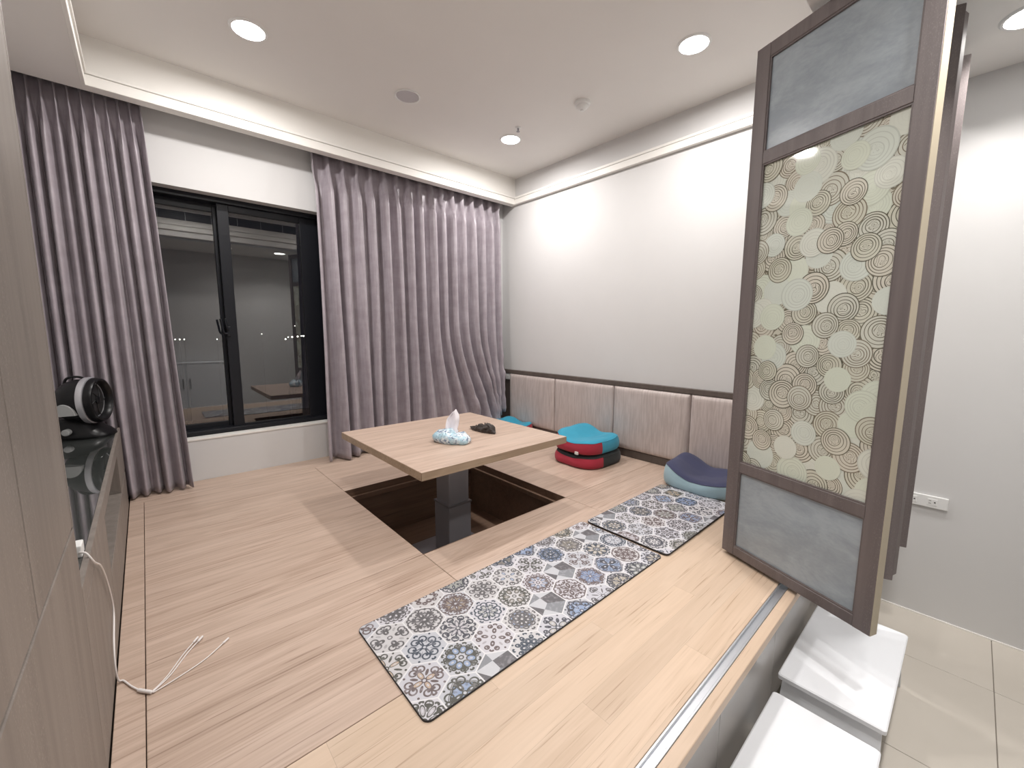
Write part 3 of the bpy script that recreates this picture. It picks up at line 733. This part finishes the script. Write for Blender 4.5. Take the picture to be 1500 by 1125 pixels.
INK = [(.055, .058, .075), (.10, .095, .10), (.045, .06, .085), (.12, .09, .09), (.07, .07, .06)]
FILL = [(.34, .28, .21), (.20, .26, .40), (.44, .42, .45), (.22, .20, .17), (.40, .36, .30), (.25, .32, .46), (.45, .35, .27), (.33, .34, .32), (.50, .50, .55), (.42, .40, .38)]
BG = [(.50, .50, .545), (.54, .53, .57), (.47, .48, .52), (.52, .51, .52)]
def printed_mat(L, Wd, at, rot, seed, label, th):
    t = thing('printed_mat', at, label, 'floor mat', 'patterned floor mats', rot)
    hull = rrect(L, Wd, .022); n = len(hull)
    v = [(x, y, 0) for x, y in hull] + [(x, y, th - .0004) for x, y in hull]
    f = [tuple(reversed(range(n))), tuple(range(n, 2 * n))] + [(i, (i + 1) % n, n + (i + 1) % n, n + i) for i in range(n)]
    finish('rubber_base', mesh('rubber_base', v, f), 'mat_rubber', t, loc=(0, 0, 0))
    ins = rrect(L - .003, Wd - .003, .021); ins = [(x + .0015, y + .0015) for x, y in ins]
    rnd = random.Random(seed); dx_ = .128; R = dx_ / math.sqrt(3); dy_ = 1.5 * R
    V, F, at_loc, at_edge, hexid = [], [], [], [], []; pars = []
    row = -1; y = -.02 + rnd.uniform(0, .03)
    ri = 0
    while y < Wd + R:
        x = -dx_ + (dx_ / 2 if ri % 2 else 0)
        ci = 0
        while x < L + dx_:
            hexp = [(x + R * math.cos(PI / 6 + PI / 3 * k), y + R * math.sin(PI / 6 + PI / 3 * k)) for k in range(6)]
            cubet = (ci * 3 + ri * 5 + seed) % 11 == 0
            nf = rnd.choice((4, 4, 4, 6, 8))
            hp = dict(par=(nf, rnd.choice((0, PI / nf)), rnd.uniform(.50, .74)),
                      par2=(rnd.uniform(.28, .44), rnd.uniform(.13, .24), rnd.uniform(.06, .15)), par3=(rnd.uniform(.48, .66), rnd.uniform(.12, .26), rnd.uniform(.09, .17)),
                      par4=(1.0 if rnd.random() < .45 else 0.0, rnd.choice((0.0, 1.0)), 0.0), cola=rnd.choice(INK), colb=rnd.choice(FILL), colbg=rnd.choice(BG), cube=1.0 if cubet else 0.0)
            for k in range(6):     # six triangles so that the edge distance is exact
                a, b = hexp[k], hexp[(k + 1) % 6]
                tri = [(x, y, 0.0), (a[0], a[1], 1.0), (b[0], b[1], 1.0)]
                tri = clip_convex(tri, ins)
                if len(tri) < 3: continue
                s = len(V)
                for q in tri: V.append((q[0], q[1], th)); at_loc.append(((q[0] - x) / R, (q[1] - y) / R, 0)); at_edge.append(q[2]); pars.append(hp)
                F.append(tuple(range(s, s + len(tri))))
            x += dx_; ci += 1
        y += dy_; ri += 1
    me = mesh('print', V, F)
    def put(nm, ty, vals, key):
        at_ = me.attributes.new(nm, ty, 'POINT')
        for i, q in enumerate(vals): setattr(at_.data[i], key, q)
    put('loc', 'FLOAT_VECTOR', at_loc, 'vector'); put('edge', 'FLOAT', at_edge, 'value'); put('cube', 'FLOAT', [p['cube'] for p in pars], 'value')
    for k in ('par', 'par2', 'par3', 'par4'): put(k, 'FLOAT_VECTOR', [p[k] for p in pars], 'vector')
    for k in ('cola', 'colb', 'colbg'): put(k, 'FLOAT_COLOR', [(*p[k], 1) for p in pars], 'color')
    finish('print', me, 'printed_vinyl', t, loc=(0, 0, 0))
    return t
printed_mat(1.20, .455, (.458, .838, PT), 0, 2, 'long runner mat printed with patterned hexagon tiles on the front floor boards', .006)
printed_mat(.80, .452, (1.672, .822, PT + .0062), math.radians(.6), 7, 'shorter mat printed with hexagon tiles, its end lapping over the long runner', .005)

# ------------------------------------------------------------------ folding screen
def rose_print():
    m = plain('rose_glass', (.5, .5, .44), .05); m.set('Coat Weight', .6); m.set('Coat Roughness', .02)
    u, v_, _ = m.sep(m.attr('loc', 'Vector').k); typ = m.attr('typ'); ca = m.attr('cola', 'Color'); cb = m.attr('colb', 'Color'); s1 = m.attr('seed')
    r = (u * u + v_ * v_).sqrt(); th = v_.atan2(u)
    ex_ = s1.cos() * .20; ey_ = s1.sin() * .20
    rr = ((u - ex_ * (1.0 - r)) * (u - ex_ * (1.0 - r)) + (v_ - ey_ * (1.0 - r)) * (v_ - ey_ * (1.0 - r))).sqrt()
    wd = (th - s1).cos() * .05 + .14
    ring = ((rr * 5.6 + .12).fract() - .5).abs().lt(wd) * rr.gt(.36)
    pet = ((rr * 6.5 + (th * 2.0 + s1 * 3.0).sin() * .75 + (th * 3.0 + s1).cos() * .4).fract() - .5).abs().lt(.10) * rr.lt(.36)
    rim = r.gt(.97)
    ln = ring.max(pet).max(rim)
    col = m.mix(ln * typ, cb, ca)
    m.set('Base Color', col)
rose_print()
def leaf_proto():
    t = thing('screen_leaf', (0, 0, 0), 'x', 'folding screen', 'leaves of the folding screen')
    Wl, Hl, T = .589, 2.090, .036
    def lb(nm, lo, hi, mt='leaf_laminate', par=t, bev=.0015): return box(nm, lo, hi, mt, par, bev, 1, local=True)
    lb('stile', (0, 0, 0), (.058, T, Hl)); lb('stile', (Wl - .052, 0, 0), (Wl, T, Hl))
    for z0, z1 in ((0, .040), (.382, .426), (1.646, 1.692), (2.040, Hl)): lb('rail', (.058, .001, z0), (Wl - .052, T - .001, z1))
    for z0, z1 in ((.040, .382), (1.692, 2.040)):
        lb('grey_pane', (.054, .012, z0 - .003), (Wl - .048, .024, z1 + .003), 'grey_glass_panel', t, 0)
    for z0, z1 in ((.040, .382), (.426, 1.646), (1.692, 2.040)):     # slim glazing beads
        boxes('glazing_bead', [((.058, .004, z0), (.063, .012, z1)), ((Wl - .057, .004, z0), (Wl - .052, .012, z1)), ((.063, .004, z0), (Wl - .057, .012, z0 + .005)), ((.063, .004, z1 - .005), (Wl - .057, .012, z1))], 'leaf_laminate', t, 0, True)
    pn = lb('rose_pane', (.054, .0145, .423), (Wl - .048, .024, 1.649), 'rose_back', t, 0)
    # printed roses: overlapping discs, each with its own ring drawing
    rnd = random.Random(21); x0, x1, z0, z1 = .063, Wl - .057, .431, 1.641
    hull = [(x0, z0), (x1, z0), (x1, z1), (x0, z1)]
    discs = []
    for k in range(2600):
        discs.append((rnd.uniform(x0 - .02, x1 + .02), rnd.uniform(z0 - .02, z1 + .02), rnd.uniform(.040, .059)))
    keep = []
    for d in discs:
        if all((d[0] - e[0]) ** 2 + (d[1] - e[1]) ** 2 > ((d[2] + e[2]) * .52) ** 2 for e in keep): keep.append(d)
    V, F, L_, TY, CA, CB, SE = [], [], [], [], [], [], []
    PALE = [(.66, .71, .60), (.68, .71, .63), (.64, .69, .62)]; LINE = [(.13, .125, .09), (.17, .16, .115), (.22, .19, .14)]; BACK = [(.60, .60, .50), (.63, .61, .52), (.60, .61, .53)]
    for q, (x, z, r) in enumerate(keep):
        ty = 0 if rnd.random() < .36 else 1
        if ty == 0: r *= 1.08
        ca, cb = rnd.choice(LINE), rnd.choice(BACK)
        if ty == 0:
            cb = rnd.choice(PALE); ca = tuple(c * .80 for c in cb); ty = rnd.choice((.15, .5, .8))
        se = rnd.uniform(0, 6.28); n = 30
        poly = clip_convex([(x + r * math.cos(2 * PI * i / n), z + r * math.sin(2 * PI * i / n)) for i in range(n)], hull)
        if len(poly) < 3: continue
        s = len(V); yy = .0143 - .000012 * q
        for p in poly: V.append((p[0], yy, p[1])); L_.append(((p[0] - x) / r, (p[1] - z) / r, 0)); TY.append(float(ty)); CA.append((*ca, 1)); CB.append((*cb, 1)); SE.append(se)
        F.append(tuple(range(s, s + len(poly))))
    me = mesh('rose_print', V, F)
    def put(nm, tp_, vals, key):
        a_ = me.attributes.new(nm, tp_, 'POINT')
        for i, q in enumerate(vals): setattr(a_.data[i], key, q)
    put('loc', 'FLOAT_VECTOR', L_, 'vector'); put('typ', 'FLOAT', TY, 'value'); put('seed', 'FLOAT', SE, 'value'); put('cola', 'FLOAT_COLOR', CA, 'color'); put('colb', 'FLOAT_COLOR', CB, 'color')
    finish('rose_print', me, 'rose_glass', pn, loc=(0, 0, 0))
    return t
def rose_back():
    m = plain('rose_back', (.40, .38, .31), .06); x, y, z = m.obj()
    n = m.new('TexVoronoi'); m.links.new(m.vec(x, y * 0.0, z).k, n.inputs['Vector']); n.inputs['Scale'].default_value = 22
    d = X(m, n.outputs[0]); ln = ((d * 6.0).fract() - .5).abs().lt(.17)
    m.set('Base Color', m.mix(ln, (.58, .57, .48), (.22, .205, .15))); m.set('Coat Weight', .6); m.set('Coat Roughness', .02)
rose_back()
leaf = leaf_proto()
def place(o, p, q, label):
    d = Vector(q) - Vector(p); o.location = (p[0], p[1], .456); o.rotation_euler = (0, 0, math.atan2(d.y, d.x)); o['label'] = label
L2, L3, L4 = copy_tree(leaf), copy_tree(leaf), copy_tree(leaf)
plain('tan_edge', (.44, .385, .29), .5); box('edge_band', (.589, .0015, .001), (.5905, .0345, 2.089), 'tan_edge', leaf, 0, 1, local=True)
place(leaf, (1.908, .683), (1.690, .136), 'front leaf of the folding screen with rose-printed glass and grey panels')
place(L2, (1.948, .676), (2.160, .127), 'second folding screen leaf, tucked directly behind the front rose-printed leaf')
place(L3, (2.236, .122), (2.400, .688), 'third folding screen leaf, between the second leaf and the one nearest the wall')
place(L4, (2.406, .688), (2.552, .117), 'last folding screen leaf, standing closest to the hall wall socket')

# ------------------------------------------------------------------ white step stools
def stool(at, label, L, Wd, H=.24):
    t = thing('step_stool', at, label, 'stool', 'white step stools by the platform')
    hull = rrect(L, Wd, .011, 6); n = len(hull); v, f = [], []
    pr = [(.004, H - .020), (0, H - .017), (0, H - .004), (.004, H)]
    for ins, z in pr:
        for x, y in hull:
            cx_, cy_ = L / 2, Wd / 2
            v.append((x - math.copysign(ins, x - cx_), y - math.copysign(ins, y - cy_), z))
    for j in range(3):
        for i in range(n): f.append((j * n + i, j * n + (i + 1) % n, (j + 1) * n + (i + 1) % n, (j + 1) * n + i))
    f += [tuple(reversed(range(n))), tuple(range(3 * n, 4 * n))]
    finish('seat', mesh('seat', v, f), 'stool_white', t, loc=(0, 0, 0))
    for s in (0, 1):     # splayed end panels with an arched cut-out, made of two feet and a cross piece
        top = .022; out = -.022
        def xx(z): q = (H - .02 - z) / (H - .02); v_ = top + (out - top) * q; return v_ if s == 0 else L - v_
        th = .016 if s == 0 else -.016
        outline = [(.012, H - .02), (.004, 0), (.055, 0), (.070, .10), (.095, .145), (Wd - .095, .145), (Wd - .070, .10), (Wd - .055, 0), (Wd - .004, 0), (Wd - .012, H - .02)]
        k = len(outline); v = [(xx(z), y, z) for y, z in outline] + [(xx(z) + th, y, z) for y, z in outline]
        f = [tuple(range(k)), tuple(reversed(range(k, 2 * k)))] + [(i, k + i, k + (i + 1) % k, (i + 1) % k) for i in range(k)]
        if s: f = [tuple(reversed(q)) for q in f]
        finish('end_panel', mesh('end_panel', v, f), 'stool_white', t, loc=(0, 0, 0))
    for y in (.028, Wd - .044):
        box('rail', (.034, y, H - .075), (L - .034, y + .016, H - .020), 'stool_white', t, .002, 1, local=True)
    return t
stool((1.585, .062, 0), 'white step stool directly under the front leaf of the folding screen', .606, .290)
stool((.905, .064, 0), 'white step stool standing clear of the folding screen, against the drawer fronts', .592, .275)

# ------------------------------------------------------------------ behind the camera: low white cabinet seen mirrored in the window
sb = thing('sideboard', (.45, YB + .2, 0), 'low white sideboard against the hall wall, mirrored in the window', 'sideboard')
box('body', (-.15, YB + .022, .06), (.98, YB + .20, .96), 'stool_white', sb, .002); box('top', (-.16, YB + .022, .96), (.99, YB + .215, .98), 'stool_white', sb, .002)
for k in range(2): 
    d_ = box('door', (-.145 + k * .563, YB + .20, .07), (.412 + k * .563, YB + .215, .95), 'stool_white', sb, .002)
    box('handle', (.37 + k * .08, YB + .215, .60), (.385 + k * .08, YB + .23, .75), 'grey_plastic', d_, .002)
box('plinth', (-.14, YB + .02, 0), (.97, YB + .18, .06), 'toe_dark', sb)

# ------------------------------------------------------------------ night lights of the town outside
struct(box('ground', (-120, 40, -30.5), (160, 180, -30), 'toe_dark'))
NIGHT = [(4.0, -1.5, .13), (4.6, -1.5, .15), (5.2, -1.5, .13), (9.8, -1.5, .12), (16.8, -.6, .12), (20.8, -1.6, .20), (21.3, -1.2, .16), (22.0, -1.2, .22), (23.0, -1.1, .20),
         (23.7, -1.0, .16), (24.1, -1.0, .20), (24.8, -.8, .18), (22.6, 1.0, .10), (24.45, -.4, .10)]
for x, z, r in NIGHT:
    r *= .62; zl = CAM_Z + z
    t = thing('street_light', (x, 90, -30), 'tiny white night light on a tall mast far away in the dark beyond the window', 'light', 'distant lights outside the window')
    lathe('mast', [(.04, -30), (.02, zl - r * .6)], 'toe_dark', t, 8, at=(x, 90.0, 0))
    lathe('lantern', [(.01, -r), (r * .7, -r * .7), (r, 0), (r * .7, r * .7), (.01, r)], 'city_glow', t, 10, at=(x, 90.0, zl))
